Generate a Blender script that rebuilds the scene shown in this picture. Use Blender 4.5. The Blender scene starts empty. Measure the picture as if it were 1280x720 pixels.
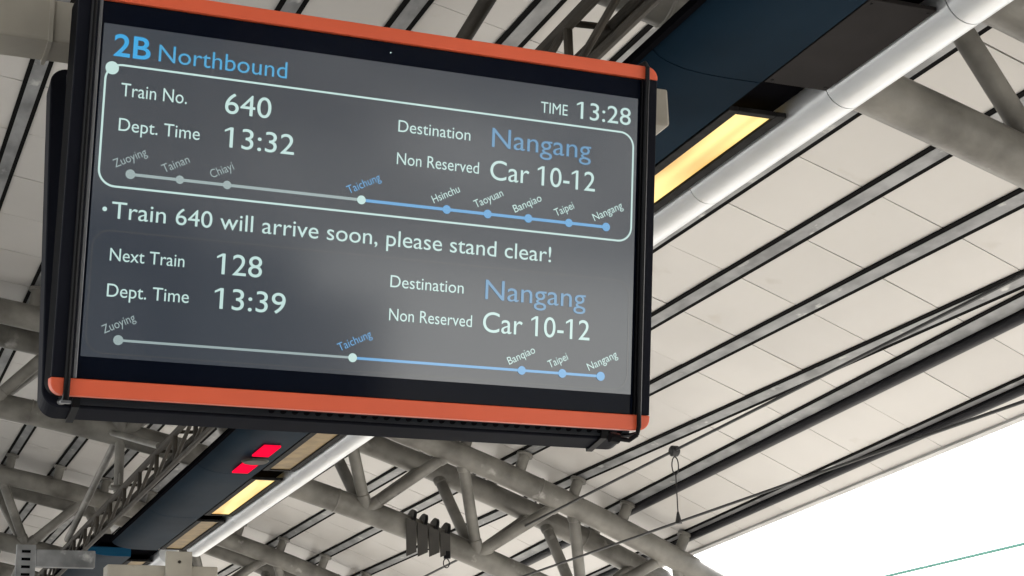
import bpy, bmesh, math, random
from mathutils import Vector, Matrix

random.seed(7)
R = math.radians
C = bpy.context.scene.collection

# ------------------------------------------------------------------ camera
# the camera's lens is the origin; the platform floor lies 1.6 m below it
FLOOR = -1.6
yaw, pitch, roll = 0.4017, 0.30066, -0.03188
fwd = Vector((math.sin(yaw)*math.cos(pitch), math.cos(yaw)*math.cos(pitch), math.sin(pitch)))
rgt = Vector((math.cos(yaw), -math.sin(yaw), 0))
upv = rgt.cross(fwd)
r2 = rgt*math.cos(roll) + upv*math.sin(roll)
u2 = -rgt*math.sin(roll) + upv*math.cos(roll)
cd = bpy.data.cameras.new('camera')
cd.sensor_width = 36
cd.lens = 2121.73/1280*36
cd.clip_start = 0.05
cd.clip_end = 6000
cam = bpy.data.objects.new('camera', cd)
C.objects.link(cam)
cam.matrix_world = Matrix((r2, u2, -fwd)).transposed().to_4x4()
bpy.context.scene.camera = cam

# ------------------------------------------------------------------ light
SUN_EL, SUN_AZ = R(42), R(62)          # azimuth clockwise from +Y
world = bpy.data.worlds.new('World')
bpy.context.scene.world = world
world.use_nodes = True
wn = world.node_tree
bg = wn.nodes['Background']
sky = wn.nodes.new('ShaderNodeTexSky')
sky.sky_type = 'NISHITA'
sky.sun_disc = False
sky.sun_elevation = SUN_EL
sky.sun_rotation = SUN_AZ
sky.dust_density = 4.0
sky.air_density = 1.4
hs = wn.nodes.new('ShaderNodeHueSaturation')   # a milky overcast: little of the blue is left
hs.inputs['Saturation'].default_value = 0.16
wn.links.new(sky.outputs['Color'], hs.inputs['Color'])
wn.links.new(hs.outputs['Color'], bg.inputs['Color'])
bg.inputs['Strength'].default_value = 0.13
sd = bpy.data.lights.new('sun', 'SUN')
sd.energy = 1.5
sd.angle = R(12)
sd.color = (1.0, 0.95, 0.88)
sun = bpy.data.objects.new('sun', sd)
C.objects.link(sun)
sun_dir = Vector((math.sin(SUN_AZ)*math.cos(SUN_EL), math.cos(SUN_AZ)*math.cos(SUN_EL), math.sin(SUN_EL)))
sun.rotation_euler = sun_dir.to_track_quat('Z', 'Y').to_euler()
sun.location = (30, 20, 40)
vs = bpy.context.scene.view_settings
vs.view_transform = 'Standard'
vs.look = 'None'
vs.gamma = 1
vs.use_curve_mapping = False
vs.exposure = 2.3
bpy.context.scene.cycles.max_bounces = 8
bpy.context.scene.cycles.diffuse_bounces = 5

# ------------------------------------------------------------------ materials
def mat(name, col, rough=0.6, metal=0.0, spec=0.5, var=0.0, scale=6.0, col2=None, stain=None,
        bump=0.0, bscale=60.0, coat=0.0, stretch=None, island=0.0, emit=None, estr=0.0, rvar=0.0, ior=1.5):
    m = bpy.data.materials.new(name)
    m.use_nodes = True
    nt = m.node_tree
    b = nt.nodes['Principled BSDF']
    b.inputs['Roughness'].default_value = rough
    b.inputs['IOR'].default_value = ior
    b.inputs['Metallic'].default_value = metal
    b.inputs['Specular IOR Level'].default_value = spec
    b.inputs['Coat Weight'].default_value = coat
    tc = nt.nodes.new('ShaderNodeTexCoord')
    mp = nt.nodes.new('ShaderNodeMapping')
    nt.links.new(tc.outputs['Object'], mp.inputs['Vector'])
    if stretch: mp.inputs['Scale'].default_value = stretch
    last = None
    def noise(sc, det, v=mp):
        n = nt.nodes.new('ShaderNodeTexNoise')
        n.inputs['Scale'].default_value = sc
        n.inputs['Detail'].default_value = det
        nt.links.new(v.outputs['Vector'], n.inputs['Vector'])
        return n
    def mix(fac, a, c, mode='MIX'):
        mx = nt.nodes.new('ShaderNodeMix')
        mx.data_type = 'RGBA'
        mx.blend_type = mode
        if isinstance(fac, float): mx.inputs[0].default_value = fac
        else: nt.links.new(fac, mx.inputs[0])
        for s, v in ((6, a), (7, c)):
            if isinstance(v, tuple): mx.inputs[s].default_value = (*v[:3], 1)
            else: nt.links.new(v, mx.inputs[s])
        return mx.outputs[2]
    def ramp(src, lo, hi):
        rp = nt.nodes.new('ShaderNodeValToRGB')
        rp.color_ramp.elements[0].position = lo
        rp.color_ramp.elements[1].position = hi
        nt.links.new(src, rp.inputs[0])
        return rp.outputs[0]
    cur = col
    if var or col2:
        c2 = col2 or tuple(c*(1-var) for c in col)
        n = noise(scale, 5)
        cur = mix(ramp(n.outputs['Fac'], 0.35, 0.68), cur, c2)
    if stain:
        n2 = noise(stain[1], 6)
        cur = mix(ramp(n2.outputs['Fac'], stain[2], stain[2]+0.1), cur, stain[0])
    if island:
        g = nt.nodes.new('ShaderNodeNewGeometry')
        mr = nt.nodes.new('ShaderNodeMapRange')
        mr.inputs['To Min'].default_value = 1-island
        mr.inputs['To Max'].default_value = 1.0
        nt.links.new(g.outputs['Random Per Island'], mr.inputs['Value'])
        cb = nt.nodes.new('ShaderNodeCombineColor')
        for k in range(3): nt.links.new(mr.outputs['Result'], cb.inputs[k])
        cur = mix(1.0, cur, cb.outputs['Color'], 'MULTIPLY')
    if isinstance(cur, tuple): b.inputs['Base Color'].default_value = (*cur[:3], 1)
    else: nt.links.new(cur, b.inputs['Base Color'])
    if rvar:
        n3 = noise(scale*0.7, 4)
        mr = nt.nodes.new('ShaderNodeMapRange')
        mr.inputs['To Min'].default_value = rough-rvar
        mr.inputs['To Max'].default_value = rough+rvar
        nt.links.new(n3.outputs['Fac'], mr.inputs['Value'])
        nt.links.new(mr.outputs['Result'], b.inputs['Roughness'])
    if bump:
        n4 = noise(bscale, 3)
        bp = nt.nodes.new('ShaderNodeBump')
        bp.inputs['Strength'].default_value = bump
        bp.inputs['Distance'].default_value = 0.01
        nt.links.new(n4.outputs['Fac'], bp.inputs['Height'])
        nt.links.new(bp.outputs['Normal'], b.inputs['Normal'])
    if emit:
        b.inputs['Emission Color'].default_value = (*emit, 1)
        b.inputs['Emission Strength'].default_value = estr
    return m

M = {}
M['panel'] = mat('ceiling_panel_paint', (0.53, 0.513, 0.49), 0.33, var=0.10, scale=0.5, island=0.08, stain=((0.45, 0.425, 0.39), 2.2, 0.66), rvar=0.08)
M['deck'] = mat('roof_deck', (0.02, 0.02, 0.02), 0.9)
M['purlin'] = mat('galvanised_steel', (0.28, 0.285, 0.29), 0.45, metal=0.3, col2=(0.13, 0.134, 0.138), scale=6,
                  stain=((0.46, 0.46, 0.45), 9, 0.62), stretch=(1, 0.45, 1), rvar=0.12)
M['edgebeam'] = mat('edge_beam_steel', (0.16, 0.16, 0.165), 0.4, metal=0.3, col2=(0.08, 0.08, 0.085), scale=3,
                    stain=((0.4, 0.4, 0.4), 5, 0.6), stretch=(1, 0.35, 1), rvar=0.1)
M['fascia'] = mat('fascia_metal', (0.5, 0.5, 0.49), 0.5, metal=0.2, var=0.2, scale=2)
M['truss'] = mat('truss_steel', (0.20, 0.192, 0.172), 0.42, col2=(0.085, 0.08, 0.07), scale=3.2,
                 stain=((0.36, 0.35, 0.33), 4, 0.64), bump=0.25, bscale=30, rvar=0.1)
M['lattice'] = mat('lattice_steel', (0.042, 0.035, 0.027), 0.6, col2=(0.02, 0.017, 0.013), scale=5, spec=0.2)
M['clampsteel'] = mat('dark_clamp_steel', (0.03, 0.027, 0.023), 0.5, var=0.3, scale=6)
M['navy'] = mat('navy_sheet', (0.0075, 0.018, 0.031), 0.42, spec=0.004, var=0.3, scale=1.2, rvar=0.07)
M['charcoal'] = mat('charcoal_sheet', (0.026, 0.024, 0.024), 0.42, spec=0.004, var=0.25, scale=3, rvar=0.08)
M['black'] = mat('black_gap', (0.004, 0.004, 0.005), 0.7, spec=0.0)
M['midgrey'] = mat('mid_grey_block', (0.10, 0.11, 0.12), 0.2, var=0.3, scale=2)
M['frame'] = mat('lamp_frame', (0.020, 0.020, 0.020), 0.6, spec=0.03, var=0.5, scale=12)
M['lamp_on'] = mat('lit_lamp_lens', (0.35, 0.26, 0.12), 0.5, emit=(1.0, 0.64, 0.17), estr=0.20)
M['lamp_off'] = mat('unlit_lamp_lens', (0.27, 0.185, 0.075), 0.5, spec=0.15, var=0.35, scale=7)
M['tube'] = mat('white_aluminium', (0.66, 0.68, 0.70), 0.32, metal=0.35, var=0.08, scale=3, rvar=0.06)
M['led'] = mat('red_indicator', (0.25, 0.004, 0.012), 0.6, spec=0.0, emit=(1.0, 0.002, 0.040), estr=0.21)
M['housing'] = mat('black_housing', (0.0022, 0.0026, 0.0042), 0.5, spec=0.01, var=0.2, scale=5)
M['housing2'] = mat('lightened_housing', (0.012, 0.013, 0.019), 0.5, spec=0.04, var=0.2, scale=5)  # black housing lightened: floor light on the rear underside put into the colour
M['cover'] = mat('grey_cover', (0.024, 0.026, 0.031), 0.5, spec=0.05, var=0.2, scale=5)
M['bezel'] = mat('bezel_glass', (0.004, 0.006, 0.013), 0.09, spec=0.10)
M['orange'] = mat('orange_trim', (0.80, 0.125, 0.05), 0.42, var=0.10, scale=3)
M['chrome'] = mat('bright_edge', (0.22, 0.225, 0.24), 0.3, metal=0.9)
M['strap'] = mat('black_strap', (0.006, 0.006, 0.007), 0.35, spec=0.12)
M['screen'] = mat('screen_glass', (0.012, 0.013, 0.016), 0.115, spec=1.0, ior=1.66, emit=(0.60, 0.76, 1.0), estr=0.0105)
def lamp_glow(m):
    nt = m.node_tree; b = nt.nodes['Principled BSDF']
    tc = nt.nodes.new('ShaderNodeTexCoord'); mp = nt.nodes.new('ShaderNodeMapping')
    mp.inputs['Scale'].default_value = (5, 0.55, 1)
    n = nt.nodes.new('ShaderNodeTexNoise'); n.inputs['Scale'].default_value = 1.6; n.inputs['Detail'].default_value = 1
    nt.links.new(tc.outputs['Object'], mp.inputs['Vector']); nt.links.new(mp.outputs['Vector'], n.inputs['Vector'])
    rp = nt.nodes.new('ShaderNodeValToRGB')
    e = rp.color_ramp.elements
    e[0].position = 0.36; e[0].color = (0.60, 0.28, 0.035, 1)
    e[1].position = 0.62; e[1].color = (1.05, 0.76, 0.24, 1)
    nt.links.new(n.outputs['Fac'], rp.inputs[0]); nt.links.new(rp.outputs[0], b.inputs['Emission Color'])
lamp_glow(M['lamp_on'])
def ink(name, c, s): return mat(name, (0.012, 0.013, 0.016), 0.115, spec=1.0, ior=1.66, emit=c, estr=s)
M['w'] = ink('mint_light', (0.70, 0.97, 0.92), 0.15)
M['B'] = ink('blue_light', (0.05, 0.49, 0.95), 0.15)
M['b'] = ink('pale_blue_light', (0.09, 0.50, 0.86), 0.14)
M['n'] = ink('soft_blue_light', (0.17, 0.45, 0.76), 0.12)
M['c'] = ink('route_blue_light', (0.17, 0.52, 0.94), 0.135)
M['g'] = ink('grey_light', (0.58, 0.74, 0.74), 0.105)
M['d'] = ink('faint_light', (0.7, 0.75, 0.8), 0.016)
M['beige'] = mat('beige_paint', (0.40, 0.37, 0.31), 0.55, col2=(0.30, 0.275, 0.23), scale=4, stain=((0.16, 0.12, 0.085), 7, 0.64))
M['cable'] = mat('cable_black', (0.012, 0.012, 0.013), 0.5)
M['gasket'] = mat('rubber_gasket', (0.008, 0.008, 0.008), 0.8, spec=0.02)
M['darkpipe'] = mat('dark_edge_pipe', (0.018, 0.018, 0.021), 0.4, spec=0.12)
M['green_wire'] = mat('verdigris_copper', (0.12, 0.30, 0.25), 0.6)
M['concrete'] = mat('platform_paving', (0.60, 0.59, 0.57), 0.6, var=0.2, scale=0.6)
M['ballast'] = mat('track_bed', (0.46, 0.44, 0.41), 0.9, var=0.35, scale=1.5)
M['earth'] = mat('ground', (0.33, 0.33, 0.31), 0.95, var=0.4, scale=0.05)
M['yellow'] = mat('yellow_paint', (0.65, 0.45, 0.06), 0.6)

# ------------------------------------------------------------------ mesh helpers
class MB:
    def __init__(s): s.v = []; s.f = []; s.sm = []
    def add(s, vs_, fs, smooth=False):
        o = len(s.v)
        s.v += [Vector(q) for q in vs_]
        for i, f in enumerate(fs):
            s.f.append([k+o for k in f])
            s.sm.append(smooth if isinstance(smooth, bool) else smooth[i])
    def box(s, x0, x1, y0, y1, z0, z1):
        s.add([(x0,y0,z0),(x1,y0,z0),(x1,y1,z0),(x0,y1,z0),(x0,y0,z1),(x1,y0,z1),(x1,y1,z1),(x0,y1,z1)],
              [(3,2,1,0),(4,5,6,7),(0,1,5,4),(1,2,6,5),(2,3,7,6),(3,0,4,7)])
    def tube(s, pts, r, n=16, caps=True):
        pts = [Vector(q) for q in pts]
        rings = []
        ref = None
        for i, q in enumerate(pts):
            t = (pts[min(i+1, len(pts)-1)] - pts[max(i-1, 0)]).normalized()
            if ref is None:
                a = Vector((0,0,1)) if abs(t.z) < 0.9 else Vector((1,0,0))
                ref = t.cross(a).normalized()
            ref = (ref - t*ref.dot(t)).normalized()
            bb = t.cross(ref)
            rr = r[i] if isinstance(r, (list, tuple)) else r
            rings.append([q + (ref*math.cos(2*math.pi*k/n) + bb*math.sin(2*math.pi*k/n))*rr for k in range(n)])
        vs_ = [v for rg in rings for v in rg]
        fs = []; sm = []
        for i in range(len(rings)-1):
            for k in range(n):
                fs.append((i*n+k, i*n+(k+1) % n, (i+1)*n+(k+1) % n, (i+1)*n+k)); sm.append(True)
        if caps:
            fs.append(tuple(reversed(range(n)))); sm.append(False)
            fs.append(tuple((len(rings)-1)*n+k for k in range(n))); sm.append(False)
        s.add(vs_, fs, sm)
    def prism(s, prof, a, b, axis='Y', smooth=False):
        """closed profile swept from a to b; prof in (x,z) for axis Y, (x,y) for axis Z, (y,z) for axis X"""
        def P(q, t):
            return (q[0], t, q[1]) if axis == 'Y' else ((q[0], q[1], t) if axis == 'Z' else (t, q[0], q[1]))
        n = len(prof)
        vs_ = [P(q, a) for q in prof] + [P(q, b) for q in prof]
        fs = [(i, (i+1) % n, n+(i+1) % n, n+i) for i in range(n)] + [tuple(reversed(range(n))), tuple(range(n, 2*n))]
        s.add(vs_, fs, [smooth]*n + [False, False])
    def build(s, name, m, parent=None, bevel=0.0, seg=2, normals=True, sharp=35):
        me = bpy.data.meshes.new(name)
        off = Vector((0,0,0)); q = parent
        while q is not None and not q.get('local'): off = off + q.location; q = q.parent
        if q is not None: off = Vector((0,0,0))
        me.from_pydata([tuple(q-off) for q in s.v], [], s.f)
        for p, k in zip(me.polygons, s.sm): p.use_smooth = k
        if normals or bevel:
            bm = bmesh.new(); bm.from_mesh(me)
            bmesh.ops.recalc_face_normals(bm, faces=bm.faces)
            if bevel:
                eds = [e for e in bm.edges if len(e.link_faces) == 2 and e.calc_face_angle(0) > 0.5]
                bmesh.ops.bevel(bm, geom=eds, offset=bevel, segments=seg, profile=0.5, affect='EDGES', clamp_overlap=True)
            bm.to_mesh(me); bm.free()
        if any(s.sm): me.set_sharp_from_angle(angle=R(sharp))
        me.materials.append(m)
        o = bpy.data.objects.new(name, me)
        C.objects.link(o)
        if parent is not None: o.parent = parent
        return o

def tag(o, label=None, cat=None, group=None, kind=None):
    if label: o['label'] = label
    if cat: o['category'] = cat
    if group: o['group'] = group
    if kind: o['kind'] = kind
    return o
def thing(name, label, cat, loc=(0,0,0), group=None):
    o = bpy.data.objects.new(name, None)
    o.empty_display_size = 0.2
    C.objects.link(o)
    o.location = loc
    return tag(o, label, cat, group)
def copy_tree(o, parent=None):
    c = o.copy(); C.objects.link(c)
    if parent is not None: c.parent = parent
    for ch in list(o.children): copy_tree(ch, c)
    return c

# ------------------------------------------------------------------ the setting
g = MB(); g.add([(-3000,-3000,FLOOR-1.4),(3000,-3000,FLOOR-1.4),(3000,3000,FLOOR-1.4),(-3000,3000,FLOOR-1.4)], [(0,1,2,3)])
tag(g.build('ground', M['earth']), kind='structure')
g = MB(); g.box(-8.0, 5.6, -70, 90, FLOOR-1.39, FLOOR)
tag(g.build('platform_floor', M['concrete']), kind='structure')
g = MB(); g.box(5.7, 16, -150, 200, FLOOR-1.39, FLOOR-1.2)
tag(g.build('track_bed', M['ballast']), kind='structure')
g = MB(); g.box(-20, -8.1, -150, 200, FLOOR-1.39, FLOOR-1.2)
tag(g.build('track_bed', M['ballast']), kind='structure')
g = MB(); g.box(4.55, 4.75, -70, 90, FLOOR-0.01, FLOOR+0.004)
tag(g.build('platform_line', M['yellow']), kind='structure')

# ------------------------------------------------------------------ roof (a shallow barrel vault running along Y)
RAD, XC, ZT = 28.0, -2.5, 5.73
def arc(s, d=0.0):                    # point on the vault at arc length s, d metres towards the inside
    a = s/RAD
    return Vector((XC + (RAD-d)*math.sin(a), 0, ZT - RAD + (RAD-d)*math.cos(a)))
def zc(x): return ZT - RAD + math.sqrt(RAD*RAD-(x-XC)**2)
SP = 0.705
S_END = 12.69                         # eave (right) at Y = 17.3
Y0, Y1 = -58.54, 70.46
def skew(y): return 0.060*(max(6.0, min(30.0, y))-17.3)
roof = thing('platform_canopy', 'beige panelled barrel canopy with grey steel purlins arching over the platform', 'roof', (XC, 0, FLOOR))
def s_of(k, y):                       # arc position of purlin k; the three outermost lines run at a slant
    s = 10.2 + SP*k
    if k == 2: s += skew(y) - 0.045
    if k == 3: s = 12.36 + skew(y)*1.13
    if k == 4: s = S_END + skew(y)
    return s
KMIN = -22
pan = MB(); deck = MB()
ys = [Y0 + i for i in range(int(Y1-Y0)+1)]
for k in range(KMIN, 4):
    ga = 0.083; gb = 0.083
    if k == 1: gb = 0.085
    if k == 2: ga = 0.085; gb = 0.045
    if k == 3: ga = 0.045; gb = 0.03
    for y in ys[:-1]:
        ya, yb = y+0.0065, y+0.9935
        q = []; sag = [random.uniform(-0.003, 0.003) for _ in range(4)]
        for yy in (ya, yb):
            a = s_of(k, yy)+ga; b = s_of(k+1, yy)-gb
            for s_, t in ((a, 0), (b, 0)):
                p = arc(s_, -0.026+sag[len(q)//2 if len(q) < 2 else (len(q) % 4)]); q.append((p.x, yy, p.z))
            for s_, t in ((a, 0), (b, 0)):
                p = arc(s_, -0.055); q.append((p.x, yy, p.z))
        # 0 a_low,1 b_low,2 a_hi,3 b_hi (near) 4..7 (far)
        pan.add(q, [(0,1,5,4),(2,6,7,3),(0,2,3,1),(4,5,7,6),(0,4,6,2),(1,3,7,5)])
pan.build('ceiling_panels', M['panel'], roof)
for i in range(57):
    s0 = -5.5 + i*(18.4/57); s1 = s0 + 18.4/57
    for (ya, yb) in ((Y0, 6.), (6., 17.3), (17.3, 30.), (30., Y1)):
        e = lambda s, y: arc(min(s, S_END+skew(y)-0.02), -0.16)
        q = []
        for y in (ya, yb):
            for s_ in (s0, s1):
                p = e(s_, y); q.append((p.x, y, p.z))
        if s0 < S_END + min(skew(ya), skew(yb)) - 0.05:
            deck.add(q, [(0,1,3,2)])
deck.build('roof_deck', M['deck'], roof)
def strip(mb, k, w, d0, d1, y0, y1):
    """box section following purlin line k, width w, from depth d0 to d1 below the vault line"""
    pts = [y0] + [y for y in ([6.0+1.5*i for i in range(17)] if k >= 2 else []) if y0 < y < y1] + [y1]
    q = []
    for y in pts:
        s = s_of(k, y)
        for (ds, d) in ((-w/2, d0), (w/2, d0), (w/2, d1), (-w/2, d1)):
            p = arc(s+ds, d); q.append((p.x, y, p.z))
    fs = []
    for i in range(len(pts)-1):
        for j in range(4):
            fs.append((i*4+j, i*4+(j+1) % 4, (i+1)*4+(j+1) % 4, (i+1)*4+j))
    n = len(pts)-1
    fs += [(3,2,1,0), (n*4, n*4+1, n*4+2, n*4+3)]
    mb.add(q, fs)
TRUSS_Y = [-48.0, -36.0, -24.0, -12.5, -3.6, 6.68, 17.8, 25.7, 34.0, 43.5, 54.0]
joints = [Y0] + [y+0.55 for y in TRUSS_Y] + [Y1]
for k in range(KMIN, 4):
    pb = MB(); gk = MB()
    for a, b in zip(joints[:-1], joints[1:]):
        strip(pb, k, 0.11 if k == 2 else (0.045 if k == 3 else 0.098), -0.15, -0.010, a+0.006, b-0.006)
    strip(gk, k, 0.168 if k == 2 else (0.085 if k == 3 else 0.168), -0.15, -0.013, Y0, Y1)
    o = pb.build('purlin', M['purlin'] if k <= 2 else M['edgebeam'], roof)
    gk.build('gasket', M['gasket'], o)
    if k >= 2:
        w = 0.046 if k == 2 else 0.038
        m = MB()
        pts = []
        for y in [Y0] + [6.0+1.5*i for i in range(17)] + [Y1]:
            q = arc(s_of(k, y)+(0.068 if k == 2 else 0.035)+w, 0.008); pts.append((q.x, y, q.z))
        m.tube(pts, w, 18)  # dark tube put in for the dark band along the outer purlins
        o = m.build('edge_pipe', M['darkpipe'], roof, normals=False)
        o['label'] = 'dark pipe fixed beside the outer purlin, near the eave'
fb = MB()
strip(fb, 4, 0.05, -0.20, 0.0, Y0, Y1)
fb.build('eave_trim', M['fascia'], roof)

# ------------------------------------------------------------------ trusses (triangular tube section, two upper chords and one lower)
HALF, DU, DL = 0.43, 0.32, 1.19       # half spacing of the upper chords, depths below the ceiling
def sx(x): return RAD*math.asin((x-XC)/RAD)
def make_truss(y, phase, flat=False):
    t = thing('roof_truss', None, 'truss', (0, y, 0), 'arched tubular trusses carrying the canopy')
    def chord(dy, d, s0, s1):
        pts = [arc(s0+(s1-s0)*i/40, d) + Vector((0, y+dy, 0)) for i in range(41)]
        m = MB(); m.tube(pts, 0.131, 20); return m
    sides = (0,) if flat else (-HALF, HALF)
    for dy in sides: chord(dy, DU, -5.9, S_END+1.6).build('upper_chord', M['truss'], t, normals=False)
    chord(0, DL, -5.6, S_END+1.0).build('lower_chord', M['truss'], t, normals=False)
    for d, offs in ((DU, sides), (DL, (0,))):
        for dy in offs:
            for j in range(5):
                sr = -3.2 + j*3.55 + (0.9 if d == DL else 0.0) + dy*1.2 + (1.75 if flat else 0.0)
                o = Vector((0, y+dy, 0))
                m = MB(); m.tube([arc(sr-0.012, d)+o, arc(sr-0.006, d)+o, arc(sr+0.006, d)+o, arc(sr+0.012, d)+o], [0.131, 0.1365, 0.1365, 0.131], 20)
                m.build('weld_ring', M['truss'], t, normals=False)
    for i in range(-8, 5):
        s = sx(phase) + 1.445*i
        c = arc(s, DL)
        for dy in sides:
            for ds in ((-1.05, -0.10) if flat else (-0.66, 0.66)):
                if s+ds > S_END+1.2: continue
                a = arc(s+ds, DU)
                p, q = c+Vector((0,y+dy*0.12,0)), a+Vector((0,y+dy,0)); L = (q-p).length; d = (q-p)/L
                m = MB(); m.tube([p, p+d*0.150, p+d*0.172, p+d*0.178, q-d*0.178, q-d*0.172, q-d*0.150, q], [0.077, 0.077, 0.074, 0.066, 0.066, 0.074, 0.077, 0.077], 14)
                m.build('web_member', M['truss'], t, normals=False)
    for k in range(-19, 4):
        for dy in sides:
            s = s_of(k, y+dy)
            if s > S_END-0.3: continue
            m = MB()
            a = arc(s, DU-0.08)+Vector((0,y+dy,0)); b = arc(s, 0.03)+Vector((0,y+dy,0)); b2 = arc(s, 0.0)+Vector((0,y+dy,0))
            m.tube([a, b], 0.065, 14); m.tube([b, b2], 0.095, 14)
            m.build('purlin_seat', M['truss'], t, normals=False)
    return t
labels = {6.68: 'nearest arched tube truss, its lower chord cutting the upper right corner',
          17.8: 'arched tube truss seen below the display, with cable clamps on its lower chord',
          25.7: 'arched tube truss behind the far end of the light fixture',
          34.0: 'distant arched tube truss, third beyond the display',
          43.5: 'faraway arched tube truss, fourth beyond the display',
          54.0: 'farthest arched tube truss down the platform',
          -3.6: 'arched tube truss overhead just behind the viewer',
          -12.5: 'arched tube truss second behind the viewer',
          -24.0: 'arched tube truss third behind the viewer', -36.0: 'arched tube truss fourth behind the viewer',
          -48.0: 'arched tube truss farthest behind the viewer'}
near = make_truss(6.68, 6.36, True)
near['label'] = labels[6.68]
base = make_truss(17.8, 6.07)
base['label'] = labels[17.8]
for y in TRUSS_Y:
    if y in (6.68, 17.8): continue
    c = copy_tree(base); c.location.y = y; c['label'] = labels[y]

# ------------------------------------------------------------------ light fixture along the platform
FX_ROT = 0.006
def light_fixture(ya, yb, name_label, lamps, gaps, plates, nm='light_fixture'):
    t = thing(nm, name_label, 'light fixture', (3.4, ya, 3.0))
    body_prof = [(3.032,3.085),(3.06,3.055),(3.11,3.032),(3.18,3.014),(3.27,3.004),(3.38,3.0),(3.550,3.0),
                 (3.550,3.10),(3.10,3.12),(3.034,3.105)]
    # sheet sections with fine seams
    seams = sorted(gaps)
    cuts = [ya] + [s for s in seams if ya < s < yb] + [yb]
    for a, b in zip(cuts[:-1], cuts[1:]):
        m = MB(); m.prism(body_prof, a+0.004, b-0.004, 'Y', True)
        m.build('side_panel', M['navy'], t)
    m = MB(); m.box(3.20, 3.90, ya+0.02, yb-0.02, 3.165, 3.26); m.box(3.560, 3.875, ya+0.03, yb-0.03, 3.085, 3.16)
    m.build('tray_body', M['black'], t)
    m = MB(); m.box(2.995, 3.026, ya+0.02, yb-0.02, 3.075, 3.112)
    m.build('side_shade_strip', M['black'], t)  # black strip standing for the shaded left side of the fixture
    for (a, b, lit) in lamps:
        fr = MB()
        x0, x1, z0, z1 = 3.565, 3.865, 3.0, 3.025
        w = 0.055
        fr.box(x0, x0+w, a, b, z0, z1); fr.box(x1-w, x1, a, b, z0, z1)
        fr.box(x0+w, x1-w, a, a+0.04, z0+0.001, z1); fr.box(x0+w, x1-w, b-0.04, b, z0+0.001, z1)
        fo = fr.build('lamp_frame', M['frame'], t, bevel=0.004)
        ln = MB(); ln.box(x0+w+0.002, x1-w-0.002, a+0.042, b-0.042, z0+0.012, z0+0.022)
        lo = ln.build('lamp_lens', M['lamp_on'] if lit else M['lamp_off'], t)
        lo['label'] = 'glowing warm yellow lamp panel' if lit else 'unlit amber lamp panel'
    for (a, b) in plates:
        m = MB(); m.box(3.560, 3.872, a, b, 3.0, 3.02)
        m.build('cover_plate', M['charcoal'], t, bevel=0.003)
        for x in (3.585, 3.85):
            for y in (a+0.03, b-0.03):
                m = MB(); m.tube([(x,y,3.001),(x,y,2.996)], 0.006, 8)
                m.build('rivet', M['frame'], t)
    tcuts = sorted(cuts + [q for q in (4.93, 7.10, 9.2, 13.8, 16.0, 18.3) if ya < q < yb])
    for a, b in zip(tcuts[:-1], tcuts[1:]):
        m = MB(); m.tube([(3.985, a+0.003, 3.045),(3.985, b-0.003, 3.045)], 0.107, 40)
        m.build('edge_tube', M['tube'], t, normals=False)
    m = MB(); m.tube([(3.985, ya+0.01, 3.045),(3.985, yb-0.01, 3.045)], 0.103, 24)
    m.build('tube_core', M['black'], t, normals=False)
    t.rotation_euler = (0, 0, -FX_ROT)
    return t
pit = 2.3
cuts1 = [-14.5+i*2.26 for i in range(7)] + [1.3, 3.55, 5.815, 8.1, 10.45, 12.72, 14.86, 17.2]
lamps1 = [(6.12, 8.05, True), (8.40, 10.33, True), (10.72, 12.62, False), (12.90, 14.64, False), (15.05, 17.03, True), (17.38, 19.36, False),
          (-12.0, -10.0, True), (-7.4, -5.4, True), (-2.7, -0.8, True), (1.5, 3.4, True)]
fix = light_fixture(-14.5, 19.42, 'long navy light fixture with white edge tube and yellow lamps above the platform',
                    lamps1, cuts1, [(3.60, 4.70), (4.98, 5.80), (-0.5, 1.2)])
# red indicators with a small dark sensor dome between them, on the underside of the far part
for (a, b) in ((13.56, 13.98), (14.28, 14.72)):
    m = MB(); m.box(3.31, 3.455, a, b, 2.982, 2.998)
    o = m.build('red_indicator', M['led'], fix, bevel=0.003)
m = MB(); m.tube([(3.375,14.13,2.998),(3.375,14.13,2.975)], 0.03, 12); m.tube([(3.375,14.13,2.975),(3.375,14.13,2.96)], [0.12,0.10], 28)
m.build('sensor_dome', M['lattice'], fix)

fix2 = light_fixture(19.95, 44.0, 'dark blue light fixture continuing beyond the near one, mostly hidden', [(20.3, 22.2, False), (22.6, 24.5, True), (25.0, 27.0, True), (27.6, 29.5, False)], [22.4, 24.8, 27.2, 29.8, 32.5, 36, 40], [], 'light_fixture')
bl = mat('blue_sheet', (0.012, 0.07, 0.14), 0.5, spec=0.01, var=0.3, scale=1.2)
m = MB(); m.prism([(3.032,3.10),(3.06,3.055),(3.11,3.032),(3.18,3.014),(3.27,3.004),(3.38,3.0),(3.545,3.0),(3.545,3.10)], 19.935, 19.949)
m.build('end_cap', bl, fix2)

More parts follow.
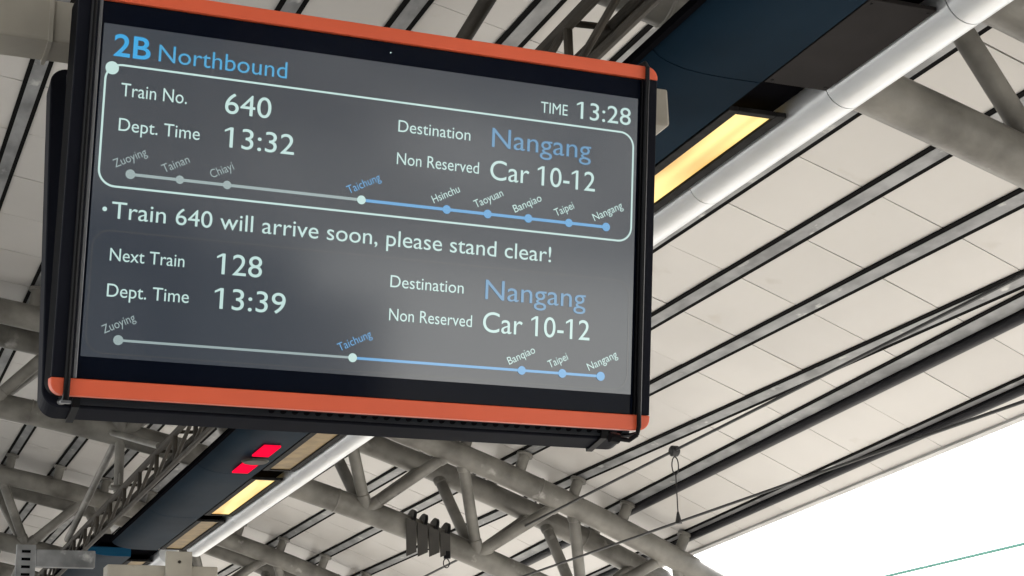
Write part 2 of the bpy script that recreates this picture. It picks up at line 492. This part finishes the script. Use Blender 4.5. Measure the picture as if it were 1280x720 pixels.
# ------------------------------------------------------------------ lattice girder on the fixture's left side
lg = thing('lattice_girder', 'brown steel lattice girder running along the left side of the light fixture', 'girder', (2.95, 0, 3.0))
def lx(y): return 2.935 + 0.006*(y-6.6)
def seg(name, a, b, r, m=None, n=10):
    q = MB(); q.tube([a, b], r, n); return q.build(name, m or M['lattice'], lg, normals=False)
seg('top_rail', (lx(-14), -14, 3.33), (lx(44), 44, 3.33), 0.030)
seg('bottom_rail', (lx(-14), -14, 3.06), (lx(44), 44, 3.06), 0.024)
seg('top_rail', (lx(-14)+0.22, -14, 3.36), (lx(44)+0.22, 44, 3.36), 0.026)
y = -13.6
i = 0
while y < 42:
    seg('post', (lx(y), y, 3.07), (lx(y), y, 3.32), 0.021)
    seg('diagonal', (lx(y), y+0.04, 3.32), (lx(y), y+0.80, 3.08), 0.018)
    seg('cross_tie', (lx(y), y, 3.34), (lx(y)+0.22, y, 3.35), 0.016)
    y += 0.86; i += 1
for ty in TRUSS_Y:
    if ty < -13 or ty > 43: continue
    z = zc(2.95)-DL
    if ty == 6.68: seg('knee_brace', (lx(ty), ty+0.1, z-0.05), (lx(ty)-0.02, ty+3.3, 3.36), 0.04, M['lattice'], 12)
    if ty == 6.68: continue
    seg('hanger', (lx(ty), ty-0.05, z-0.08), (lx(ty), ty-0.05, 3.34), 0.05, M['truss'], 14)
    seg('knee_brace', (lx(ty), ty+0.1, z-0.05), (lx(ty)-0.02, ty+3.3, 3.36), 0.04, M['truss'], 12)
    seg('knee_brace', (lx(ty)-0.1, ty-0.1, z-0.05), (lx(ty)-0.02, ty-2.3, 3.36), 0.032, M['truss'], 12)
    q = MB(); q.box(lx(ty)-0.09, lx(ty)+0.09, ty-0.12, ty+0.02, 3.37, 3.40); q.box(lx(ty)-0.012, lx(ty)+0.012, ty-0.18, ty+0.08, 3.40, 3.52)
    q.build('gusset_plate', M['truss'], lg)

# ------------------------------------------------------------------ cable clamps on the far truss
for i, (x, lab) in enumerate(((6.225, 'leftmost'), (6.358, 'second from left'), (6.491, 'third from left'), (6.624, 'rightmost'))):
    y = 17.8
    c = Vector((x, y, zc(x)-DL-0.02)); zb = zc(6.225)-DL-0.36
    t = thing('cable_clamp', 'dark strap with hanging plate round the truss tube, %s of four' % lab, 'clamp', c, 'dark clamps in a row on the truss tube')
    m = MB(); tang = Vector((1, 0, -0.33)).normalized()
    m.tube([c - tang*0.018, c + tang*0.018], 0.166, 28)
    m.build('strap_ring', M['strap'], t)
    m = MB(); m.prism([(x-0.095, zb-0.05), (x+0.02, zb), (x+0.02, c.z+0.0), (x-0.095, c.z+0.03)], y-0.180, y-0.167); m.box(x+0.008, x+0.02, y-0.166, y+0.12, zb, c.z-0.02)
    m.build('hanging_plate', M['clampsteel'], t)
    if i == 3:
        m = MB(); m.tube([(x-0.01, y-0.15, zb+0.02), (x-0.01, y-0.15, zb-0.06)], 0.04, 12)
        m.build('insulator', M['strap'], t)
        m = MB(); m.tube([Vector((x-0.02+0.035*math.sin(a*math.pi/8), y-0.15, zb-0.11+0.05*math.cos(a*math.pi/8))) for a in range(17)], 0.006, 6, False)
        m.build('wire_loop', M['strap'], t)

# ------------------------------------------------------------------ overhead wires
def wire(name, pts, r, m, label, cat='wire', group=None):
    q = MB(); q.tube(pts, r, 8)
    o = q.build(name, m, normals=False)
    return tag(o, label, cat, group)
WX = 7.5
wz = lambda y: 3.22 - 0.034*(y-13.88)
wire('messenger_wire', [(WX, yy, wz(yy)) for yy in range(-30, 61, 2)], 0.0145, M['cable'], 'upper black overhead wire with the dropper hanging from it')
wire('contact_wire', [(WX, yy, 2.545) for yy in range(-30, 61, 2)], 0.013, M['cable'], 'lower black overhead wire held by the dropper, nearer the eave')
t = thing('wire_dropper', 'thin dropper with black clamp hanging between the two overhead wires', 'dropper', (WX, 13.88, 2.545))
m = MB(); m.tube([(WX-0.045,13.88,3.215),(WX-0.03,13.88,3.215),(WX+0.03,13.88,3.215),(WX+0.045,13.88,3.215)], [0.034,0.052,0.052,0.034], 14)
m.build('top_clamp', M['cable'], t)
m = MB(); m.tube([(WX,13.88,2.60),(WX,13.88,3.0)], 0.006, 8); m.build('dropper_rod', M['cable'], t)
m = MB(); m.tube([Vector((WX+0.024*math.sin(a*math.pi/8), 13.88-0.02*math.sin(a*math.pi/8), 3.075+0.085*math.cos(a*math.pi/8))) for a in range(17)], 0.006, 6, False)
m.build('wire_loop', M['cable'], t)
m = MB(); m.tube([(WX,13.88,2.64),(WX,13.88,2.53)], [0.010,0.034], 10); m.build('bottom_clamp', M['cable'], t)
wire('contact_wire', [(11.9, yy, 2.56) for yy in range(-30, 81, 5)], 0.018, M['green_wire'], 'thin green wire against the white sky at lower right')
wire('span_wire', [(11.2, 20.2, 4.05), (12.6, 20.2, 3.02), (14.0, 20.2, 2.0)], 0.006, M['fascia'], 'faint grey span wire crossing the white sky below the eave')

# ------------------------------------------------------------------ sign support beam and post
W = 1.1
t = thing('sign_beam', 'weathered beige box beam on a post holding the two displays', 'support', (-0.8, 3.11, FLOOR))
m = MB(); m.box(-0.70, 1.692, 3.06, 3.16, 1.442, 1.530); m.build('beam', M['beige'], t, bevel=0.006)
m = MB(); m.box(0.352, 0.360, 3.054, 3.166, 1.437, 1.535); m.build('joint_collar', M['beige'], t)
m = MB(); m.box(-0.90, -0.702, 3.01, 3.21, FLOOR, 1.62); m.build('post', M['beige'], t, bevel=0.01)
m = MB(); m.box(-1.0, -0.60, 2.91, 3.31, FLOOR+0.001, FLOOR+0.02); m.build('base_plate', M['beige'], t)

# ------------------------------------------------------------------ the displays
TILT = 0.17166
def local_thing(name, label, cat, Mx):
    o = thing(name, label, cat)
    o.matrix_world = Mx
    o['local'] = 1
    return o
def rrect(x0, x1, z0, z1, r, n=8):
    pts = []
    for (cx, cz, a0) in ((x1-r, z1-r, 0), (x0+r, z1-r, 90), (x0+r, z0+r, 180), (x1-r, z0+r, 270)):
        for i in range(n+1):
            a = R(a0+90*i/n); pts.append((cx+r*math.cos(a), cz+r*math.sin(a)))
    return pts
# local frame: x to the right, z up the screen, y into the housing (away from the viewer)
P0 = Vector((0.393534*W, 2.637670*W, 1.289763*W))
Mx = Matrix.Translation(P0) @ Matrix.Rotation(TILT, 4, 'X')
disp = local_thing('information_display', 'large lit train departure display with orange trim facing the viewer', 'display', Mx)
SW, SH = 1.1, 0.61875
m = MB(); m.prism(rrect(-0.050, 1.141, -0.693, 0.070, 0.030), 0.012, 0.085, 'X')
def yprism(mb, prof, y0, y1, smooth=False): mb.prism(prof, y0, y1, 'Y', smooth)
m = MB(); yprism(m, rrect(-0.0495, 1.1405, -0.689, 0.0685, 0.028), 0.006, 0.088); m.build('housing', M['housing'], disp)
m = MB(); m.box(-0.004, 1.106, 0.0045, 0.0055, -0.658, 0.0415); m.build('bezel', M['bezel'], disp)
m = MB()
top = [(-0.050,0.043),(1.141,0.043)] + [(1.141-0.024+0.024*math.cos(R(a)), 0.046+0.024*math.sin(R(a))) for a in range(0,91,10)] + [(-0.026+0.024*math.cos(R(a)), 0.046+0.024*math.sin(R(a))) for a in range(90,181,10)]
yprism(m, top, -0.006, 0.03); m.build('trim_strip', M['orange'], disp, bevel=0.002)
m = MB()
bot = [(1.141,-0.660),(-0.050,-0.660)] + [(-0.026+0.024*math.cos(R(a)), -0.667+0.024*math.sin(R(a))) for a in range(180,271,10)] + [(1.117+0.024*math.cos(R(a)), -0.667+0.024*math.sin(R(a))) for a in range(270,361,10)]
yprism(m, bot, -0.006, 0.03); m.build('trim_strip', M['orange'], disp, bevel=0.002)
for (x0, x1) in ((-0.0495, -0.012), (1.113, 1.1405)):
    m = MB(); m.box(x0, x1, -0.0055, 0.0059, -0.6595, 0.0425); m.build('side_strip', M['housing2'], disp, bevel=0.002)
m = MB(); m.box(-0.0115, -0.005, -0.004, 0.0055, -0.659, 0.0425); m.build('edge_highlight', M['chrome'], disp, bevel=0.001)
m = MB(); m.box(1.1075, 1.1125, -0.002, 0.0055, -0.659, 0.0425); m.build('edge_highlight', M['strap'], disp, bevel=0.001)
for x, r_ in ((-0.022, 0.006), (1.1135, 0.0048)):
    m = MB()
    pts = [(x, 0.06, 0.078), (x, 0.0, 0.078), (x, -0.012, 0.066), (x, -0.0125, 0.03)] + [(x, -0.0115, z/100) for z in range(0, -66, -5)] + [(x, -0.0125, -0.684), (x, -0.006, -0.698), (x, 0.03, -0.700), (x, 0.06, -0.699)]
    m.tube(pts, r_, 10); m.build('strap', M['strap'], disp, normals=False)
m = MB(); m.box(-0.031, -0.013, -0.019, 0.002, -0.706, -0.701); m.build('strap_clip', M['chrome'], disp)
m = MB(); m.tube([(1.1135,-0.006,-0.700),(1.098,0.0,-0.712),(1.075,0.0,-0.710)], 0.005, 8); m.tube([(1.075,0.0,-0.710),(1.055,0.0,-0.708)], 0.011, 8)
m.build('strap_tail', M['strap'], disp)
for x in (0.20, 0.90):
    m = MB(); m.box(x, x+0.06, 0.089, 0.14, -0.08, 0.06); m.build('hanger_bracket', M['housing2'], disp)

m = MB(); m.box(0, SW, 0.0020, 0.0040, -SH, 0); scr = m.build('screen', M['screen'], disp)
m = MB(); m.tube([(0.556, 0.0042, 0.0225), (0.556, 0.0035, 0.0225)], 0.0014, 10); m.build('status_light', M['w'], disp)

TEXTS = [
('2B','B',0.0204,-0.0594,0.0677,0.0406,0.0),
('Northbound','b',0.1034,-0.0592,0.2459,0.0320,0.0),
('Train No.','w',0.0388,-0.1339,0.1222,0.0248,0.0),
('640','w',0.2334,-0.1415,0.0892,0.0394,0.0),
('Dept. Time','w',0.0389,-0.1994,0.1503,0.0239,0.0),
('13:32','w',0.2358,-0.2064,0.1354,0.0387,0.0),
('Zuoying','g',0.0386,-0.2693,0.0640,0.0156,28.0),
('Tainan','g',0.1276,-0.2690,0.0534,0.0158,28.0),
('Chiayi','g',0.2174,-0.2690,0.0467,0.0158,28.0),
('Taichung','c',0.4844,-0.2696,0.0720,0.0157,28.0),
('Hsinchu','w',0.6588,-0.2695,0.0614,0.0155,28.0),
('Taoyuan','w',0.7474,-0.2695,0.0662,0.0155,28.0),
('Banqiao','w',0.8320,-0.2702,0.0656,0.0155,28.0),
('Taipei','w',0.9222,-0.2687,0.0453,0.0156,28.0),
('Nangang','w',1.0083,-0.2694,0.0720,0.0156,28.0),
('Destination','w',0.5779,-0.1348,0.1517,0.0235,0.0),
('Non Reserved','w',0.5779,-0.1999,0.1726,0.0235,0.0),
('Nangang','n',0.7762,-0.1415,0.2191,0.0390,0.0),
('Car 10-12','w',0.7749,-0.2081,0.2314,0.0395,0.0),
('TIME','w',0.8802,-0.0572,0.0598,0.0226,0.0),
('13:28','w',0.9600,-0.0593,0.1238,0.0357,0.0),
('Train 640 will arrive soon, please stand clear!','w',0.0371,-0.3633,0.8764,0.0308,0.0),
('Next Train','w',0.0394,-0.4414,0.1362,0.0232,0.0),
('128','w',0.2357,-0.4480,0.0865,0.0390,0.0),
('Dept. Time','w',0.0385,-0.5074,0.1494,0.0238,0.0),
('13:39','w',0.2353,-0.5129,0.1356,0.0388,0.0),
('Zuoying','g',0.0390,-0.5755,0.0620,0.0154,27.0),
('Destination','w',0.5762,-0.4432,0.1519,0.0234,0.0),
('Non Reserved','w',0.5767,-0.5081,0.1716,0.0234,0.0),
('Taichung','c',0.4815,-0.5754,0.0711,0.0154,27.0),
('Banqiao','w',0.8311,-0.5768,0.0625,0.0153,27.0),
('Nangang','n',0.7743,-0.4500,0.2188,0.0391,0.0),
('Car 10-12','w',0.7715,-0.5154,0.2323,0.0400,0.0),
('Taipei','w',0.9185,-0.5776,0.0455,0.0153,27.0),
('Nangang','w',1.0053,-0.5768,0.0713,0.0154,27.0)]
DOTS = [
(0.0661,-0.2786,0.0090,'g'),(0.1571,-0.2786,0.0080,'g'),(0.2462,-0.2787,0.0081,'g'),(0.5097,-0.2788,0.0087,'w'),
(0.6857,-0.2791,0.0087,'c'),(0.7727,-0.2791,0.0087,'c'),(0.8607,-0.2790,0.0087,'c'),(0.9501,-0.2790,0.0085,'c'),(1.0340,-0.2789,0.0088,'c'),
(0.0647,-0.5854,0.0091,'g'),(0.5075,-0.5858,0.0086,'w'),(0.8579,-0.5861,0.0086,'c'),(0.9461,-0.5861,0.0088,'c'),(1.0311,-0.5862,0.0092,'c'),
(0.0198,-0.0836,0.0123,'w'),(0.0243,-0.3477,0.0042,'w')]

def text_mesh(body, bold=0.0):
    cu = bpy.data.curves.new('lettering', 'FONT')
    cu.body = body; cu.size = 1.0; cu.resolution_u = 6; cu.offset = bold
    ob = bpy.data.objects.new('lettering', cu); C.objects.link(ob)
    bpy.context.view_layer.update()
    dg = bpy.context.evaluated_depsgraph_get()
    me = bpy.data.meshes.new_from_object(ob.evaluated_get(dg))
    bpy.data.objects.remove(ob); bpy.data.curves.remove(cu)
    return me
hm = text_mesh('H'); CAP = max(v.co.y for v in hm.vertices)
for body, c, x0, z0, w, cap, ang in TEXTS:
    me = text_mesh(body, 0.014 if c == 'B' else 0.0)
    me.name = 'lettering'
    if any(ch == '1' for ch in body):         # the built-in figure one is a bare stem: give it its flag
        bm = bmesh.new(); bm.from_mesh(me); bm.verts.ensure_lookup_table()
        seen = set(); stems = []
        for v in bm.verts:
            if v.index in seen: continue
            st = [v]; isl = []
            while st:
                q = st.pop()
                if q.index in seen: continue
                seen.add(q.index); isl.append(q)
                st += [e.other_vert(q) for e in q.link_edges]
            xs = [q.co.x for q in isl]; yy = [q.co.y for q in isl]
            if len(isl) == 4 and max(yy)-min(yy) > CAP*0.85: stems.append((min(xs), max(xs), max(yy)))
        for x_0, x_1, yt in stems:
            k = CAP
            vv = [bm.verts.new(p) for p in ((x_0, yt, 0), (x_0-0.24*k, yt-0.15*k, 0), (x_0-0.24*k, yt-0.25*k, 0), (x_0, yt-0.125*k, 0))]
            bm.faces.new(vv)
        bm.to_mesh(me); bm.free()
    a0 = min(v.co.x for v in me.vertices); a1 = max(v.co.x for v in me.vertices)
    sx, sy = w/(a1-a0), cap/CAP
    if body[:1].islower(): sy = sx
    ca, sa = math.cos(R(ang)), math.sin(R(ang))
    for v in me.vertices:
        px, pz = (v.co.x-a0)*sx, v.co.y*sy
        v.co = (x0+px*ca-pz*sa, 0.0010, z0+px*sa+pz*ca)
    me.materials.append(M[c])
    o = bpy.data.objects.new('lettering', me); C.objects.link(o); o.parent = scr
def disc(mb, x, z, r, y=0.0006, n=28):
    mb.add([(x+r*math.cos(2*math.pi*i/n), y, z+r*math.sin(2*math.pi*i/n)) for i in range(n)], [tuple(range(n))])
for x, z, r_, c in DOTS:
    m = MB(); disc(m, x, z, r_); m.build('station_dot', M[c], scr, normals=False)
def bar(x0, x1, z, h, c):
    m = MB(); m.add([(x0,0.0014,z-h/2),(x1,0.0014,z-h/2),(x1,0.0014,z+h/2),(x0,0.0014,z+h/2)], [(0,1,2,3)])
    m.build('route_line', M[c], scr, normals=False)
bar(0.066, 0.5097, -0.2787, 0.0056, 'g'); bar(0.5098, 1.034, -0.2790, 0.0060, 'c')
bar(0.0647, 0.5075, -0.5856, 0.0045, 'g'); bar(0.5076, 1.031, -0.5861, 0.0052, 'c')
def outline(x0, x1, z0, z1, r, w, c, y=0.0016):
    a = rrect(x0, x1, z0, z1, r, 10); b = rrect(x0+w, x1-w, z0+w, z1-w, r-w, 10)
    n = len(a); m = MB()
    m.add([(p[0], y, p[1]) for p in a]+[(p[0], y, p[1]) for p in b], [(i, (i+1) % n, n+(i+1) % n, n+i) for i in range(n)])
    m.build('box_outline', M[c], scr, normals=False)
outline(0.0070, 1.0935, -0.3062, -0.0738, 0.032, 0.0038, 'w')
outline(0.0055, 1.0920, -0.6125, -0.385, 0.034, 0.0025, 'd')

# rear display: the same kind of unit facing the other way
Mr = Matrix.Translation(Vector((0.383, 3.30, 1.405))) @ Matrix.Rotation(-TILT, 4, 'X')
rear = local_thing('information_display', 'back to back display behind the lit one, its dark vented underside showing below', 'display', Mr)
m = MB(); yprism(m, rrect(0.0, 1.205, -0.684, 0.060, 0.034), -0.060, 0.0); m.build('housing', M['housing2'], rear, bevel=0.003)
m = MB(); m.prism([(-0.0605,0.045),(-0.125,0.045),(-0.125,-0.628),(-0.070,-0.680),(-0.0605,-0.680)], 0.03, 1.195, 'X'); m.build('back_cover', M['cover'], rear, bevel=0.004)
m = MB()
ch = Vector((0, -0.055, 0.052)).normalized(); nn = Vector((0, -0.052, -0.055)).normalized()
b0 = Vector((0, -0.070, -0.680)) + nn*0.0008
for i in range(33):
    x = 0.425 + i*0.0232
    def vp(dx, t): q = b0 + ch*t; return (x+dx, q.y, q.z)
    pts = [vp(0.003+0.0062*math.cos(R(a)), 0.010+0.006*math.sin(R(a))) for a in range(180, 361, 30)] + [vp(0.012+0.0062*math.cos(R(a)), 0.034+0.006*math.sin(R(a))) for a in range(0, 181, 30)]
    m.add(pts, [tuple(range(len(pts)))])
m.build('vent_slots', M['black'], rear)
m = MB(); yprism(m, rrect(0.02, 1.165, -0.66, 0.04, 0.02), 0.0005, 0.004); m.build('bezel', M['bezel'], rear)
for x in (0.06, 1.135):
    m = MB()
    m.prism([(0.004,-0.30),(0.004,-0.688),(-0.071,-0.688),(-0.130,-0.631),(-0.130,-0.50),(-0.1265,-0.50),(-0.1265,-0.6295),(-0.0695,-0.6845),(0.0005,-0.6845),(0.0005,-0.30)], x-0.007, x+0.007, 'X')
    m.build('strap', M['strap'], rear)
for x in (0.25, 0.95):
    m = MB(); m.box(x, x+0.06, -0.16, -0.119, -0.06, 0.06); m.build('hanger_bracket', M['housing2'], rear)

# ------------------------------------------------------------------ smaller supports at the lower left
t = thing('sign_post', 'beige steel post with short cross arm under the end of the light fixture', 'post', (2.05, 9.95, FLOOR))
m = MB(); m.box(1.972, 2.125, 9.93, 9.96, 1.10, 1.532); m.build('front_plate', M['beige'], t, bevel=0.003)
m = MB(); m.box(1.99, 2.105, 9.975, 10.09, FLOOR, 1.10); m.build('post', M['beige'], t, bevel=0.006)
m = MB(); m.box(1.640, 2.285, 9.963, 10.10, 1.20, 1.452); m.build('cross_arm', M['beige'], t, bevel=0.006)
m = MB(); m.tube([(2.05,9.931,1.47),(2.05,9.922,1.47)], 0.009, 10); m.tube([(2.05,9.931,1.28),(2.05,9.922,1.28)], 0.009, 10); m.build('bolts', M['lattice'], t)

t = thing('strut_post', 'slim grey slotted strut with an arm at the lower left corner', 'post', (1.18, 10.3, FLOOR))
m = MB(); m.box(1.165, 1.275, 10.28, 10.31, FLOOR, 1.60); m.build('strut', M['purlin'], t)
for i in range(9):
    z = 1.56-i*0.045
    m = MB(); m.box(1.195, 1.245, 10.277, 10.2795, z-0.008, z+0.008); m.build('slot', M['black'], t)
m = MB(); m.box(1.28, 1.62, 10.285, 10.345, 1.475, 1.575); m.build('arm', M['purlin'], t, bevel=0.004)

# ------------------------------------------------------------------ shelter added out of view, only to darken the display reflection
t = thing('added_shelter', 'added dark shelter out of view behind the viewer, darkening the reflection in the display', 'shelter', (1.0, -12.0, FLOOR))
m = MB(); m.box(-2.6, 3.0, -15.5, -9.0, FLOOR, 1.15); m.build('wall', M['housing2'], t)
m = MB(); m.box(3.003, 4.1, -15.4, -9.2, FLOOR, 0.95); m.build('mid_grey_bay', M['midgrey'], t)  # grey step added to soften the dark edge in the reflection
m = MB(); m.box(4.103, 5.0, -15.3, -9.4, FLOOR, 0.55); m.build('low_bay', M['edgebeam'], t)
m = MB(); m.box(-2.8, 4.6, -15.7, -8.7, 1.153, 1.26); m.build('roof', M['edgebeam'], t, bevel=0.02)
for i in range(4):
    x = -2.4 + i*1.32
    m = MB(); m.box(x, x+1.15, -8.998, -8.95, -0.7, 0.7); o = m.build('window', M['frame'], t)
    m = MB(); m.box(x+0.06, x+1.09, -8.949, -8.94, -0.64, 0.64); m.build('pane', M['edgebeam'], o)
